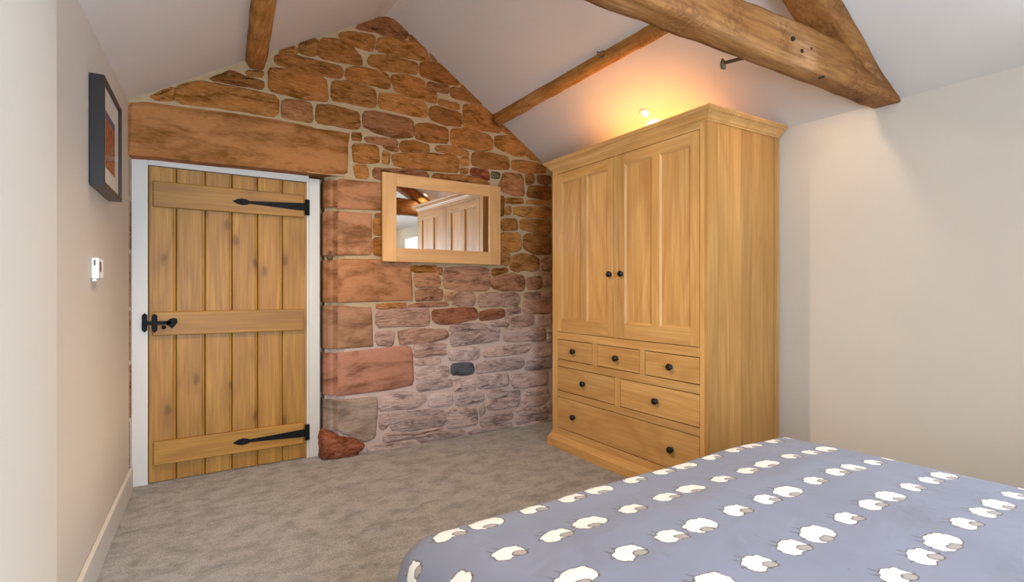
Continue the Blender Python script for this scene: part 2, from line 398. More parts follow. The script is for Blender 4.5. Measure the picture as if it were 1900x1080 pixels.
def window(name, cx, cy, w_, z0, z1, along, label):
    """casement at plane: along 'y' (pane normal x) or 'x'"""
    r = thing(name, (cx, cy, z0), label=label, kind='structure'); fr = .055
    def bb(nm, a0, a1, d0, d1, zz0, zz1, mat):
        if along == 'y': return box(nm, (cx + d0, cx + d1, cy + a0, cy + a1, zz0, zz1), mat, r)
        return box(nm, (cx + a0, cx + a1, cy + d0, cy + d1, zz0, zz1), mat, r)
    h = w_ / 2
    bb('frame_stile', -h, -h + fr, -.03, .03, z0, z1, 'window_wood'); bb('frame_stile', h - fr, h, -.03, .03, z0, z1, 'window_wood')
    bb('frame_rail', -h + fr, h - fr, -.03, .03, z0, z0 + fr, 'window_wood'); bb('frame_rail', -h + fr, h - fr, -.03, .03, z1 - fr, z1, 'window_wood')
    bb('mullion', -.02, .02, -.025, .025, z0 + fr, z1 - fr, 'window_wood')
    zm = (z0 + z1) / 2
    bb('glazing_bar', -h + fr, -.02, -.012, .012, zm - .012, zm + .012, 'window_wood'); bb('glazing_bar', .02, h - fr, -.012, .012, zm - .012, zm + .012, 'window_wood')
    for s in (-1, 1):
        for zz in ((z0 + fr, zm - .012), (zm + .012, z1 - fr)):
            a = sorted((s * .02, s * (h - fr))); bb('pane', a[0], a[1], -.003, .003, zz[0], zz[1], 'glass')
    return r
window('window_1', 3.45, (WY0 + WY1) / 2, WY1 - WY0, WZ0, WZ1, 'y', 'small dark wood casement window in the right wall by the bed')
window('window_2', (BX0 + BX1) / 2, YB - .25, BX1 - BX0, BZ0, BZ1, 'x', 'dark wood glazed opening in the rear gable wall')
def portal(name, loc, rot, sx, sy):
    l = bpy.data.lights.new(name, 'AREA'); l.shape = 'RECTANGLE'; l.size = sx; l.size_y = sy; l.cycles.is_portal = True
    o = bpy.data.objects.new(name, l); COL.objects.link(o); o.location = loc; o.rotation_euler = rot
portal('sky_portal', (3.52, (WY0 + WY1) / 2, (WZ0 + WZ1) / 2), (0, R(90), 0), WZ1 - WZ0, WY1 - WY0)
portal('sky_portal', ((BX0 + BX1) / 2, YB - .32, (BZ0 + BZ1) / 2), (R(-90), 0, pi), BX1 - BX0, BZ1 - BZ0)

# ================================================================== STONES
def chaikin(p, n=1):
    for _ in range(n):
        q = []
        for i in range(len(p)):
            a, b = p[i], p[(i + 1) % len(p)]
            q += [a.lerp(b, .10), a.lerp(b, .90)]
        p = q
    return p
def resample(p, n):
    L = [0.0]
    for i in range(len(p)): L.append(L[-1] + (p[(i + 1) % len(p)] - p[i]).length)
    out = []; j = 0
    for k in range(n):
        d = L[-1] * k / n
        while L[j + 1] < d: j += 1
        out.append(p[j].lerp(p[(j + 1) % len(p)], (d - L[j]) / max(1e-9, L[j + 1] - L[j])))
    return out
def area2(p): return sum(p[i].x * p[(i + 1) % len(p)].y - p[(i + 1) % len(p)].x * p[i].y for i in range(len(p))) / 2
def stone(name, pts, prot, color, seed, mat='stone', rough=1.0, round_=1, depth=.05, yb=None, grow=0.0):
    """pts: outline on the wall plane (x, z); prot: how far the face stands proud of the mortar"""
    yb = W if yb is None else yb
    p = [Vector((a, b)) for a, b in pts]
    if area2(p) < 0: p.reverse()
    per = sum((p[i] - p[i - 1]).length for i in range(len(p)))
    n = max(14, min(34, int(per / .026)))
    p = resample(chaikin(p, round_), n)
    if grow: p = [p[i] - Vector((-(p[(i + 1) % n] - p[i - 1]).normalized().y, (p[(i + 1) % n] - p[i - 1]).normalized().x)) * grow for i in range(n)]
    c = sum(p, Vector((0, 0))) / n
    ext = max(max(q.x for q in p) - min(q.x for q in p), .02); exz = max(max(q.y for q in p) - min(q.y for q in p), .02)
    nz = lambda x, z, s, k: mnoise.noise(Vector((x * s + seed * 3.1, z * s, seed * 1.7 + k)))
    if rough: p = [q + Vector((nz(q.x, q.y, 22, 0), nz(q.x, q.y, 22, 5))) * .006 * rough for q in p]
    def inset(d):
        out = []
        for i in range(n):
            tg = (p[(i + 1) % n] - p[i - 1]); tg = tg.normalized() if tg.length > 1e-6 else Vector((1, 0))
            out.append(p[i] + Vector((-tg.y, tg.x)) * d)
        return out
    d = min(exz, ext) * .5
    d1, d2 = min(.007, d * .15), min(.022, d * .40)
    def sc(k): return [c + Vector(((q.x - c.x) * k, (q.y - c.y) * k)) for q in p]
    rings = [(p, -depth), (p, prot * .25), (inset(d1), prot * .75), (inset(d2), prot), (sc(.55), prot * 1.05)]
    vs = []
    for k, (r, h) in enumerate(rings):
        for q in r:
            a = 0 if k < 2 else .007 * rough * nz(q.x, q.y, 11, 9) + .004 * rough * nz(q.x, q.y, 31, 3)
            vs.append((q.x, yb - h - a, q.y))
    vs.append((c.x, yb - prot * 1.08 - .006 * rough * nz(c.x, c.y, 11, 9), c.y))
    fs = []
    for k in range(len(rings) - 1):
        for j in range(n):
            j2 = (j + 1) % n; fs.append((k * n + j, k * n + j2, (k + 1) * n + j2, (k + 1) * n + j))
    for j in range(n): fs.append(((len(rings) - 1) * n + j, (len(rings) - 1) * n + (j + 1) % n, len(vs) - 1))
    return mesh(name, vs, fs, mat, gw, smooth=True, color=color)

CROPS = {'A': (220, 20, 3.6), 'B': (480, 20, 3.6), 'C': (640, 180, 3.6), 'E': (680, 470, 4.694), 'F': (580, 620, 4.13)}
ST = {
'A': [(200,578,370,505,355,602), (390,512,540,467,640,490,800,515,1070,577,1060,705,800,660,380,605), (600,455,760,402,840,440,965,472,972,520,800,490), (870,402,962,402,965,437,850,422)],
'B': [(640,112,800,50,880,47,960,92,1000,142,985,185,860,165,760,130), (1012,152,1095,215,1085,225,1010,190), (540,150,640,140,770,165,780,190,760,270,620,225,545,180),
 (800,185,860,175,1110,230,1130,300,1150,335,1000,310,785,265), (1140,262,1212,325,1160,325), (420,185,520,190,620,235,690,320,690,360,560,340,420,310,395,290),
 (275,222,380,187,395,200,388,298,272,278), (130,272,250,236,262,284,150,280), (745,295,880,300,1060,350,1065,420,980,410,900,400,830,390,730,350),
 (1080,350,1170,342,1250,368,1342,455,1338,495,1230,480,1080,425), (110,297,250,300,380,335,560,375,555,450,300,400,110,350), (590,390,650,375,830,405,870,440,880,520,700,480,585,450),
 (885,430,1000,430,1110,470,1112,512,1190,547,1190,618,1000,560,912,530), (1130,477,1278,507,1272,550,1130,515), (1358,462,1425,515,1400,518,1352,498), (1290,510,1430,532,1505,592,1498,620,1400,600,1285,570),
 (1207,590,1338,622,1343,660,1203,620), (75,385,200,390,300,420,450,450,465,600,330,590,200,560,70,525), (495,470,600,470,780,525,785,645,600,610,490,590),
 (805,550,950,560,1120,620,1125,710,960,680,805,640), (1145,645,1200,640,1350,685,1355,770,1250,760,1145,715), (160,600,250,595,350,620,360,740,250,725,155,705),
 (390,630,480,630,670,680,675,790,500,760,390,745), (702,675,800,675,1030,730,1035,840,900,845,760,800,702,770), (1055,755,1150,755,1265,790,1265,880,1150,875,1048,845),
 (627,815,688,820,684,865,627,855), (712,845,800,845,933,870,930,900,820,890,712,870), (822,902,933,912,933,940,880,930), (948,875,1050,870,1143,900,1138,940,1050,945,948,930),
 (1182,905,1300,905,1408,945,1403,965,1290,955,1182,930), (632,890,720,895,800,910,803,1013,700,1013,632,1003), (832,937,878,950,868,1023,832,1013)],
'C': [(795,50,880,50,1000,100,1010,130,1050,170,1045,235,900,215,795,195), (1067,170,1110,167,1188,248,1130,250,1062,230), (715,215,800,210,950,250,990,280,985,355,850,345,710,310),
 (1005,265,1100,258,1200,275,1203,388,1150,393,1005,330), (1217,300,1260,320,1348,400,1330,428,1250,415,1212,385), (855,370,950,370,1095,405,1100,480,950,475,852,450),
 (1117,425,1200,425,1340,460,1345,503,1200,505,1117,475), (318,387,370,377,560,375,758,400,762,503,600,490,400,470,326,445), (777,407,828,402,828,453,782,458), (777,477,823,482,818,508,777,503),
 (847,477,958,487,968,558,900,533,842,513), (982,502,1038,507,1033,538,982,538), (1062,507,1188,522,1198,658,1120,653,1045,618,1032,590,1052,547), (1212,522,1263,517,1268,568,1217,588),
 (1287,527,1376,527,1376,578,1292,573), (1232,597,1376,597,1376,688,1217,663), (64,457,148,457,158,538,72,533), (192,480,400,487,558,507,558,560,192,543), (587,517,760,522,900,542,968,577,960,592,587,545),
 (1072,677,1188,677,1198,708,1072,708), (1217,692,1376,697,1376,718,1217,708), (1077,737,1108,732,1108,783,1072,783), (1132,737,1376,737,1376,803,1200,798,1127,778), (1050,817,1148,817,1158,883,1050,888),
 (1177,817,1376,822,1373,913,1280,903,1172,878), (1045,907,1168,912,1183,1008,1140,1033,1045,1028), (1197,922,1300,912,1376,932,1376,1048,1270,1048,1197,1008), (1045,660,1062,665,1060,790,1040,790),
 (207,782,246,782,246,800,207,800), (194,817,246,807,246,918,197,918), (194,947,246,942,246,1058,194,1048), (1045,1047,1103,1047,1098,1100,1045,1120)],
'E': [(1265,30,1350,5,1450,15,1505,50,1500,140,1440,155,1380,135,1310,160,1255,130), (1527,32,1613,32,1613,150,1532,148), (1552,172,1613,172,1613,298,1547,288), (1170,-10,1238,-10,1238,108,1170,90),
 (387,112,608,112,618,158,402,158), (632,132,663,132,658,183,637,178), (422,182,500,172,620,177,645,230,638,288,520,290,427,293), (692,132,800,125,960,122,1070,140,1085,200,1080,310,1040,325,850,320,680,300,672,230),
 (1097,142,1233,132,1233,163,1170,178,1102,203), (1092,227,1170,207,1260,177,1370,202,1385,250,1370,323,1200,323,1092,298), (1402,217,1523,207,1533,280,1500,308,1407,308), (432,327,600,307,663,332,663,398,540,408,432,413),
 (692,347,780,322,808,347,760,398,692,408), (763,402,830,327,930,347,948,400,938,448,820,458,752,438), (982,367,1060,347,1328,352,1333,453,1150,458,977,463), (1372,352,1508,342,1518,383,1460,398,1382,388),
 (1532,347,1613,332,1613,398,1532,388), (1372,422,1480,407,1613,407,1613,518,1480,523,1372,518), (82,452,348,437,343,468,92,478), (362,457,520,432,708,427,718,453,540,463,362,468),
 (87,522,180,492,480,477,543,482,550,600,530,628,300,633,92,643), (572,502,680,492,840,477,940,477,975,520,963,568,870,588,710,618,620,608,580,578), (992,512,1100,492,1198,492,1208,548,1130,568,992,583),
 (1217,492,1348,472,1338,518,1222,538), (1217,547,1243,557,1238,598,1217,588), (1267,562,1380,542,1458,542,1453,623,1350,638,1262,633), (1487,542,1613,537,1613,618,1540,628,1482,598), (1092,602,1238,607,1238,633,1082,638),
 (732,642,900,612,1058,622,1053,663,900,668,732,683), (1072,657,1163,657,1163,682,1077,682), (82,692,170,677,243,687,238,768,220,803,92,798), (282,682,420,662,698,672,718,710,698,738,590,768,292,793),
 (732,702,900,692,1148,692,1158,758,1060,773,900,788,742,813), (1192,662,1350,652,1553,647,1563,748,1400,763,1202,763), (1577,682,1613,662,1613,768,1572,768), (412,802,540,792,698,792,693,823,540,833,412,848),
 (417,862,560,852,698,852,693,883,560,888,422,903), (722,852,830,817,978,817,988,888,960,918,840,933,722,928), (1012,847,1180,812,1428,792,1438,810,1400,863,1200,888,1022,903), (1457,822,1540,807,1613,802,1613,893,1452,903),
 (422,932,560,917,648,922,638,958,432,973), (742,972,840,957,928,962,938,1038,880,1058,747,1058), (952,972,1080,932,1358,907,1383,960,1350,998,1150,1023,952,1048), (1397,952,1500,922,1613,912,1613,998,1382,1018)],
'F': [(792,262,900,252,1038,252,1048,323,930,343,802,353), (1087,352,1238,337,1248,428,1082,438), (1262,332,1400,312,1498,307,1503,393,1380,408,1267,418), (1532,312,1700,292,1803,287,1798,383,1700,398,1552,413,1527,370),
 (802,382,950,362,1073,352,1068,398,950,418,807,438), (522,472,680,447,800,452,868,472,868,518,780,568,620,578,517,588), (892,472,1068,452,1073,538,902,558), (1092,482,1220,452,1308,452,1318,508,1240,528,1112,553),
 (1342,432,1588,432,1588,478,1420,493,1342,478), (1342,522,1480,492,1588,492,1578,548,1450,568,1342,578), (1607,500,1640,442,1720,412,1788,402,1813,470,1798,513,1720,548,1612,558), (517,622,588,617,588,688,542,738,517,718),
 (607,612,800,592,900,582,1013,592,1013,698,900,713,760,738,602,733), (1032,592,1150,572,1258,562,1263,688,1150,708,1032,723), (1282,572,1318,542,1318,608,1287,628), (1292,642,1400,612,1528,592,1533,648,1400,698,1292,708),
 (1562,582,1748,572,1758,598,1602,638), (1752,562,1833,532,1833,608,1772,598), (1567,652,1798,622,1798,648,1700,673,1567,693), (542,772,780,767,1008,717,998,748,790,798,552,828), (802,792,900,772,1010,752,1148,742,1178,760,1050,798,900,823,802,828),
 (1192,747,1360,717,1528,682,1538,713,1350,753,1202,768), (1572,702,1720,672,1833,652,1833,672,1700,692,1572,717), (422,862,600,842,780,812,848,840,640,878,422,908)]}
rs = random.Random(11); k = 0
for cr, lst in ST.items():
    ox, oy, sc_ = CROPS[cr]
    for fl in lst:
        pix = [(ox + fl[i] / sc_, oy + fl[i + 1] / sc_) for i in range(0, len(fl), 2)]
        cx = sum(p[0] for p in pix) / len(pix); cy = sum(p[1] for p in pix) / len(pix)
        pts = [(q.x, q.z) for q in (onY(px, py, W - .008) for px, py in pix)]
        v = rs.uniform(.74, 1.14)
        # lower courses keep old limewash, plus daylight put into the colour: pale, pinkish grey
        wash_daylight = min(1, max(0, (cy - 500) / 190 + (cx - 850) / 900 + rs.uniform(-.18, .18)))
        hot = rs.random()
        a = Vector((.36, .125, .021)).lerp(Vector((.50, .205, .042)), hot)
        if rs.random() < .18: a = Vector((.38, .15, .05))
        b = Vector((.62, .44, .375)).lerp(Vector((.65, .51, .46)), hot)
        c_ = a.lerp(b, wash_daylight) * v
        if cr == 'E' and fl[0] == 742 and fl[1] == 972: c_ = Vector((.12, .12, .13))
        if cr == 'E' and fl[0] in (572, 992) and fl[1] in (502, 512): c_ = Vector((.33, .125, .06))
        if cr == 'C' and fl[0] == 847 and fl[1] == 477: c_ = Vector((.36, .09, .03))
        if cr == 'C' and fl[0] == 982: c_ = Vector((.17, .13, .06))
        k += 1
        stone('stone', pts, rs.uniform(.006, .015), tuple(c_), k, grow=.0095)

# dressed stones: quoins right of the doorway, each with its rebated reveal
def ypts(pp, Y): return [(q.x, q.z) for q in (onY(a, b, Y) for a, b in pp)]
QU = [[(626, 331), (716, 340), (716, 391), (626, 387)], [(626, 392), (690, 396), (690, 474), (626, 474)], [(626, 480), (700, 481), (762, 483), (767, 558), (626, 562)],
      [(626, 567), (690, 571), (693, 643), (626, 648)], [(626, 655), (690, 648), (760, 640), (766, 648), (769, 714), (725, 724), (626, 736)],
      [(626, 742), (701, 736), (702, 763), (697, 814), (677, 821), (642, 808), (626, 799)]]
QC = [(.40, .175, .075), (.41, .19, .09), (.40, .175, .075), (.37, .19, .10), (.42, .19, .115), (.37, .27, .205)]
for i, (q, c_) in enumerate(zip(QU, QC)):
    stone('quoin', ypts(q, W - .006), .012, c_, 300 + i, 'dressed', .25, 0)
RV = [(335, 386), (392, 476), (482, 562), (567, 649), (655, 735), (742, 800)]
xa, xb = onY(624.5, 500, W - .004).x, onY(599.5, 500, 3.925).x
xm = onY(607.5, 500, 3.885).x
for i, (y0, y1) in enumerate(RV):
    z1, z0 = onY(615, y0, 3.87).z, onY(615, y1, 3.87).z
    pl = [Vector((xa + .008, W - .009, 0)), Vector((xa - .016, W + .030, 0)), Vector((xm + .012, W + .034, 0)), Vector((xm, W + .048, 0)), Vector((xb, W + .09, 0)), Vector((xb + .01, W + .20, 0)), Vector((xa + .10, W + .20, 0)), Vector((xa + .10, W + .012, 0)), Vector((xa + .016, W + .004, 0))]
    o = mesh('reveal_stone', *prism(pl, (0, 0, z0 + .006), (0, 0, z1)), 'dressed', gw, bevel=.005, color=tuple(c * .95 for c in QC[i])); flipfix(o)
# mortar pad behind the reveal stones
flipfix(mesh('mortar_jamb', *prism([Vector((xa + .02, W + .012, 0)), Vector((xb + .012, W + .095, 0)), Vector((xb + .02, 4.05, 0)), Vector((xa + .11, 4.05, 0)), Vector((xa + .11, W + .012, 0))], (0, 0, 0), (0, 0, 2.03)), 'mortar', gw))
# broken red footing stone at the foot of the jamb
fp = [(600, 802), (617, 806), (640, 810), (668, 818), (680, 828), (668, 846), (616, 856), (598, 854)]
fv = [onY(a, b, W - .035) for a, b in fp]
st_ = stone('footing_stone', [(p.x, max(p.z, -.01)) for p in fv], .045, (.36, .115, .055), 401, 'stone', 2.6, 0, depth=.10, yb=W + .005)
stone('footing_stone', [(p.x, max(p.z, -.01)) for p in (onY(a, b, W) for a, b in ((598, 806), (612, 806), (612, 858), (598, 856)))], .02, (.34, .13, .06), 402, 'stone', 1.2, 0, depth=.10, yb=W + .05)

# narrow jamb stones between left wall and door frame
xl0, xl1 = -.235, onY(244, 600, 3.935).x
for (y0, y1) in ((294, 368), (371, 466), (470, 573), (577, 672), (676, 779), (783, 880)):
    z1, z0 = onY(239, y0, 3.88).z, onY(239, y1, 3.88).z
    o = box('jamb_stone', (xl0, xl1 - rs.uniform(0, .007), 3.875 - rs.uniform(0, .01), 3.99, z0 + .008, z1), 'stone', gw, bevel=.006, color=(.36, .16, .08))
box('mortar_left', (xl0, xl1 - .002, 3.89, 4.0, 0, 2.03), 'mortar', gw)

# great lintel over the door: dressed slab with a spalled right-hand end
top = [(236, 189), (270, 187), (323, 195), (420, 207), (517, 221), (587, 235), (651, 245)]
bot = [(232, 286), (290, 290), (350, 297), (440, 306), (530, 315), (600, 323), (650, 326)]
NX, NZ = 44, 12; vs = []
def along(l, t_):
    xs = [p[0] for p in l]; x = lerp(xs[0], xs[-1], t_)
    for i in range(len(l) - 1):
        if x <= l[i + 1][0] + 1e-6: return (x, lerp(l[i][1], l[i + 1][1], (x - l[i][0]) / (l[i + 1][0] - l[i][0])))
    return l[-1]
YL = W - .018
for j in range(NZ + 1):
    for i in range(NX + 1):
        a, b = along(top, i / NX), along(bot, i / NX); s = j / NZ
        px, py = lerp(b[0], a[0], s), lerp(b[1], a[1], s)
        p = onY(px, py, YL)
        h = .006 * mnoise.noise(Vector((p.x * 5, p.z * 7, 3))) + .003 * mnoise.noise(Vector((p.x * 17, p.z * 22, 8)))
        crack = lerp(569, 580, s) + 3 * mnoise.noise(Vector((0, p.z * 18, 1)))
        if px > crack: h -= .007
        ed = min(s, 1 - s) * .32; ex = min(i, NX - i) / NX * 1.3
        h -= .016 * max(0, 1 - min(ed, ex) / .02)
        vs.append((p.x, YL - h, p.z))
n1 = NX + 1; fs = [(j * n1 + i, j * n1 + i + 1, (j + 1) * n1 + i + 1, (j + 1) * n1 + i) for j in range(NZ) for i in range(NX)]
ring = [i for i in range(n1)] + [j * n1 + NX for j in range(1, NZ + 1)] + [NZ * n1 + i for i in range(NX - 1, -1, -1)] + [j * n1 for j in range(NZ - 1, 0, -1)]
b0 = len(vs); vs += [(vs[i][0], W + .19, vs[i][2]) for i in ring]
fs += [(ring[i], b0 + i, b0 + (i + 1) % len(ring), ring[(i + 1) % len(ring)]) for i in range(len(ring))]
flipfix(tag(mesh('lintel', vs, fs, 'dressed', gw, smooth=False, color=(.38, .155, .044)), 'massive dressed red sandstone lintel above the door'))
for p in gw.children[-1].data.polygons: p.use_smooth = len(p.vertices) == 4 and p.index < NX * NZ

# old iron pintle left in the jamb
pt = onY(612, 476, 3.855)
pin = thing('iron_pintle', pt, label='rusty old iron hinge pintle set in the stone jamb beside the door', cat='pintle')
mesh('bar', *tube([pt + Vector((.01, .06, 0)), pt + Vector((0, -.012, 0))], [.011, .012], 8), 'rust', pin)
mesh('pin', *lathe([(.009, -.012), (.009, .035), (.005, .04)], pt + Vector((0, -.008, 0)), (0, 0, 1), 10), 'rust', pin)
mesh('socket', *lathe([(.004, -.002), (.020, .0), (.021, .012), (.012, .02)], pt + Vector((0, .004, -.006)), (0, -1, 0), 10), 'rust', pin)

# ================================================================== DOOR
YD = 3.955; YF = 3.94
dr = thing('door_1', (.37, YD, 0), label='closed ledged oak plank door with black iron strap hinges', kind='structure')
xL0, xL1 = onY(243.5, 600, YF).x, onY(274.5, 600, YF).x
xR0, xR1 = onY(569.5, 600, YF).x, onY(593.5, 600, YF).x
zT = onY(420, 321.5, YF).z
box('frame_jamb', (xL0, xL1, YF, 4.05, 0, zT + .03), 'gloss', dr, bevel=.003); box('frame_jamb', (xR0 + .014, xR1, YF, 4.05, 0, zT + .03), 'gloss', dr, bevel=.003)
box('frame_stop', (xR0, xR0 + .014, YF + .008, 4.05, 0, zT), 'gloss', dr); box('frame_head', (xL1, xR0 + .014, YF, 4.05, zT, zT + .06), 'gloss', dr, bevel=.003)
bx = [275.2, 327, 380.5, 430.5, 478, 524, 569]; bx = [onY(p, 600, YD).x for p in bx]
for i in range(6):
    x0, x1 = bx[i] + .0015, bx[i + 1] - .0015; y = YD
    pr = [(x0, y + .03), (x0, y + .004), (x0 + .005, y)]
    if i < 5: pr += [(x1 - .018, y), (x1 - .016, y + .005), (x1 - .013, y + .005), (x1 - .011, y + .001), (x1 - .006, y), (x1 - .002, y + .002), (x1, y + .006)]
    else: pr += [(x1, y)]
    pr += [(x1, y + .03)]
    flipfix(mesh('board', *prism([Vector((a, b, 0)) for a, b in pr], (0, 0, .006), (0, 0, zT - .004)), 'door_z', dr))
box('backing', (bx[0], bx[-1], YD + .031, YD + .04, .006, zT - .004), 'dark', dr)
YG = YD - .028
for (pa, pb, pc, pd) in (((283, 337.5), (565, 359.5), (564, 402.5), (284, 384)), ((283, 579), (565, 573.5), (563, 612.5), (283, 624)), ((284, 821), (563.5, 784), (563.5, 822), (284.5, 866))):
    q = [onY(*p, YG) for p in (pa, pb, pc, pd)]
    x0 = (q[0].x + q[3].x) / 2; x1 = (q[1].x + q[2].x) / 2; z1 = (q[0].z + q[1].z) / 2; z0 = (q[2].z + q[3].z) / 2
    box('ledge', (x0, x1, YG, YD, z0, z1), 'door_x', dr, bevel=.006)
def hinge(px, py, tipx, tipy):
    c0 = onY(px, py, YG); c1 = onY(tipx, tipy, YG); y = YG; L = c0.x - c1.x; z = (c0.z + c1.z) / 2
    h = thing('strap_hinge', (c0.x, y, z)); h.parent = dr; h.location = Vector((c0.x, y, z)) - dr.location
    up = [(0, .036), (-.05, .034), (-L * .45, .022), (-L * .78, .013), (-L + .105, .011), (-L + .085, .022), (-L + .058, .028), (-L + .03, .02), (-L, 0)]
    poly = [Vector((a, 0, b * .5 + .006 * 0)) for a, b in up] + [Vector((a, 0, -b * .5)) for a, b in reversed(up[:-1])]
    b_ = Vector((c0.x, y, z))
    poly = [Vector((p.x, 0, p.z * (1.6 if p.x < -L + .1 else 1.5))) + b_ for p in poly]
    flipfix(mesh('strap', *prism(poly, (0, -.005, 0), (0, 0, 0)), 'iron', h))
    box('plate', (c0.x - .005, c0.x + .024, y - .004, y + .016, z - .055, z + .055), 'iron', h, bevel=.002)
    mesh('knuckle', *lathe([(.008, -.05), (.009, -.048), (.009, .048), (.008, .05)], b_ + Vector((.002, -.004, 0)), (0, 0, 1), 12), 'iron', h, smooth=True)
    for s in (.12, .5, .9):
        mesh('bolt', *lathe([(.008, 0), (.007, .004), (.002, .006)], b_ + Vector((-L * s, -.004, 0)), (0, -1, 0), 10), 'iron', h, smooth=True)
hinge(568, 385, 431.5, 372.5); hinge(568, 803, 432, 822)
la = thing('thumb_latch', (0, 0, 0)); lp = onY(295, 600, YG); la.parent = dr; la.location = lp - dr.location
def bar(nm, x0p, x1p, y0p, y1p, Yp, th):
    a, b = onY(x0p, y0p, Yp), onY(x1p, y1p, Yp); cx, hw = (a.x + b.x) / 2, abs(b.x - a.x) / 2; z1, z0 = a.z, b.z
    pl = [(-hw, z0 + hw), (0, z0), (hw, z0 + hw), (hw, z1 - hw), (0, z1), (-hw, z1 - hw)]
    return flipfix(mesh(nm, *prism([Vector((cx + u, Yp, v_)) for u, v_ in pl], (0, -th, 0), (0, 0, 0)), 'iron', la, bevel=.002))
bar('keeper', 263.5, 273.5, 581, 616.5, YF, .018); bar('guide', 282, 292, 582, 617, YG, .016)
a, b = onY(270, 600, YG), onY(318, 600, YG)
box('latch_bar', (a.x, b.x, YG - .012, YG - .003, a.z - .011, a.z + .011), 'iron', la, bevel=.002)
hc_ = onY(319, 599.5, YG)
hp = [(-.03, .008), (-.012, .026), (.008, .032), (.026, .026), (.030, .006), (.016, -.016), (.0, -.034), (-.012, -.02), (-.03, -.008)]
flipfix(mesh('heart_plate', *prism([hc_ + Vector((u, 0, v_)) for u, v_ in hp], (0, -.012, 0), (0, 0, 0)), 'iron', la, bevel=.002))
tp = onY(304, 607, YG); mesh('lift_knob', *lathe([(.006, 0), (.006, .02), (.011, .024), (.012, .032), (.004, .038)], tp, (0, -1, 0), 12), 'iron', la, smooth=True)

# ================================================================== ROOF TIMBERS
def timber(name, stations, mat, label, seed, amp=.006, sub=4, n_len=30):
    """stations: list of 4-corner sections; lofted, rounded and roughened"""
    rings = []
    for k in range(n_len + 1):
        f = k / n_len * (len(stations) - 1); i = min(int(f), len(stations) - 2); t_ = f - i
        sec = [stations[i][c].lerp(stations[i + 1][c], t_) for c in range(4)]
        cen = sum(sec, Vector()) / 4; ring = []
        for c in range(4):
            a, b = sec[c], sec[(c + 1) % 4]
            for s in range(sub):
                u = .09 + .82 * s / (sub - 1)
                p = a.lerp(b, u)
                if s in (0, sub - 1): p = p.lerp(cen, .015)
                d = (p - cen).normalized()
                p = p + d * (amp * mnoise.noise(p * 6 + Vector((seed, 0, 0))) + amp * .5 * mnoise.noise(p * 17 + Vector((0, seed, 0))))
                ring.append(p)
        rings.append(ring)
    vs, fs = loft(rings); o = flipfix(mesh(name, vs, fs, mat, None, smooth=True)); b = sum(stations[0], Vector()) / 4
    o.data.transform(__import__('mathutils').Matrix.Translation(-b)); o.location = b
    return tag(o, label, 'beam')
# tie beam across the room
def tsec(x, yf, yb, z0, z1, dz=0): return [Vector((x, yf, z0)), Vector((x, yb, z0)), Vector((x, yb + .01, z1 + dz)), Vector((x, yf + .012, z1))]
zb = 2.168
tb = timber('tie_beam', [tsec(-.40, 1.20, 1.37, zb + .01, 2.36), tsec(.4, 1.19, 1.36, zb + .012, 2.37), tsec(1.12, 1.185, 1.34, zb, 2.36), tsec(1.5, 1.185, 1.325, zb, 2.355), tsec(1.88, 1.20, 1.308, zb, 2.355),
                         tsec(2.35, 1.19, 1.295, zb, 2.375), tsec(2.75, 1.165, 1.285, zb, 2.375), tsec(2.98, 1.15, 1.275, zb, 2.30), tsec(3.14, 1.14, 1.27, zb, 2.215)], 'tim_x',
             'thick old tie beam crossing the room under the ceiling', 2.0, .007, 5, 60)
for (px, py, r_) in ((1474, 71, .010), (1490, 94, .009), (1530, 141, .007), (1507, 90, .006)):
    p = onY(px, py, 1.19)
    o = mesh('peg_hole', *lathe([(r_, -.02), (r_ * .9, .003), (r_ * .3, -.004)], p + Vector((0, .004, 0)), (0, -1, 0), 10), 'dark', tb)
# principal rafters standing on the beam
def rsec(x, sl, c0, dep, y0, y1):
    zc_ = c0 + sl * x - .002; nx, nzv = sl / math.hypot(sl, 1), -1 / math.hypot(sl, 1)
    return [Vector((x, y0, zc_)), Vector((x, y1, zc_)), Vector((x + nx * dep, y1, zc_ + nzv * dep)), Vector((x + nx * dep, y0, zc_ + nzv * dep))]
timber('principal_rafter', [rsec(3.00, SR, CR, .09, 1.155, 1.30), rsec(2.5, SR, CR, .125, 1.165, 1.325), rsec(2.0, SR, CR, .13, 1.17, 1.33), rsec(1.56, SR, CR, .13, 1.17, 1.33)], 'tim_x',
       'sloping timber rafter rising from the tie beam on the right', 5.0, .006, 5, 24)
timber('principal_rafter', [rsec(.17, SL, CL, .115, 1.18, 1.34), rsec(.6, SL, CL, .125, 1.18, 1.34), rsec(1.24, SL, CL, .13, 1.18, 1.34)], 'tim_x',
       'sloping timber rafter rising from the left end of the tie beam', 6.0, .006, 5, 24)
# purlins
dR = .055
a0, a1 = on_right(920, 213), on_right(1195, 57); b0, b1 = on_right(945, 225, dR), on_right(1229, 69, dR)
def at_y(p, q, y): t_ = (y - p.y) / (q.y - p.y); return p.lerp(q, t_)
def psec(y):
    l, r = at_y(a0, a1, y), at_y(b0, b1, y)
    return [l + Vector((0, 0, .03)), l + Vector((-.006, 0, -dR * .62)), r, r + Vector((.02, 0, dR))]
timber('roof_purlin', [psec(3.84), psec(3.0), psec(2.2), psec(1.33)], 'tim_y', 'slim orange purlin on the right slope running from the stone wall to the tie beam', 8.0, .005, 4, 40)
l0, l1 = on_left(453, 118), on_left(463, 0)
r0, r1 = onY(490, 127, 3.80), onY(508, 0, 2.80)
def qsec(y):
    l, r = at_y(l0, l1, y), at_y(r0, r1, y)
    return [l + Vector((.0, 0, .02)), l.lerp(r, .25) + Vector((0, 0, -.03)), r, Vector((r.x + .03, y, CL + SL * (r.x + .03)))]
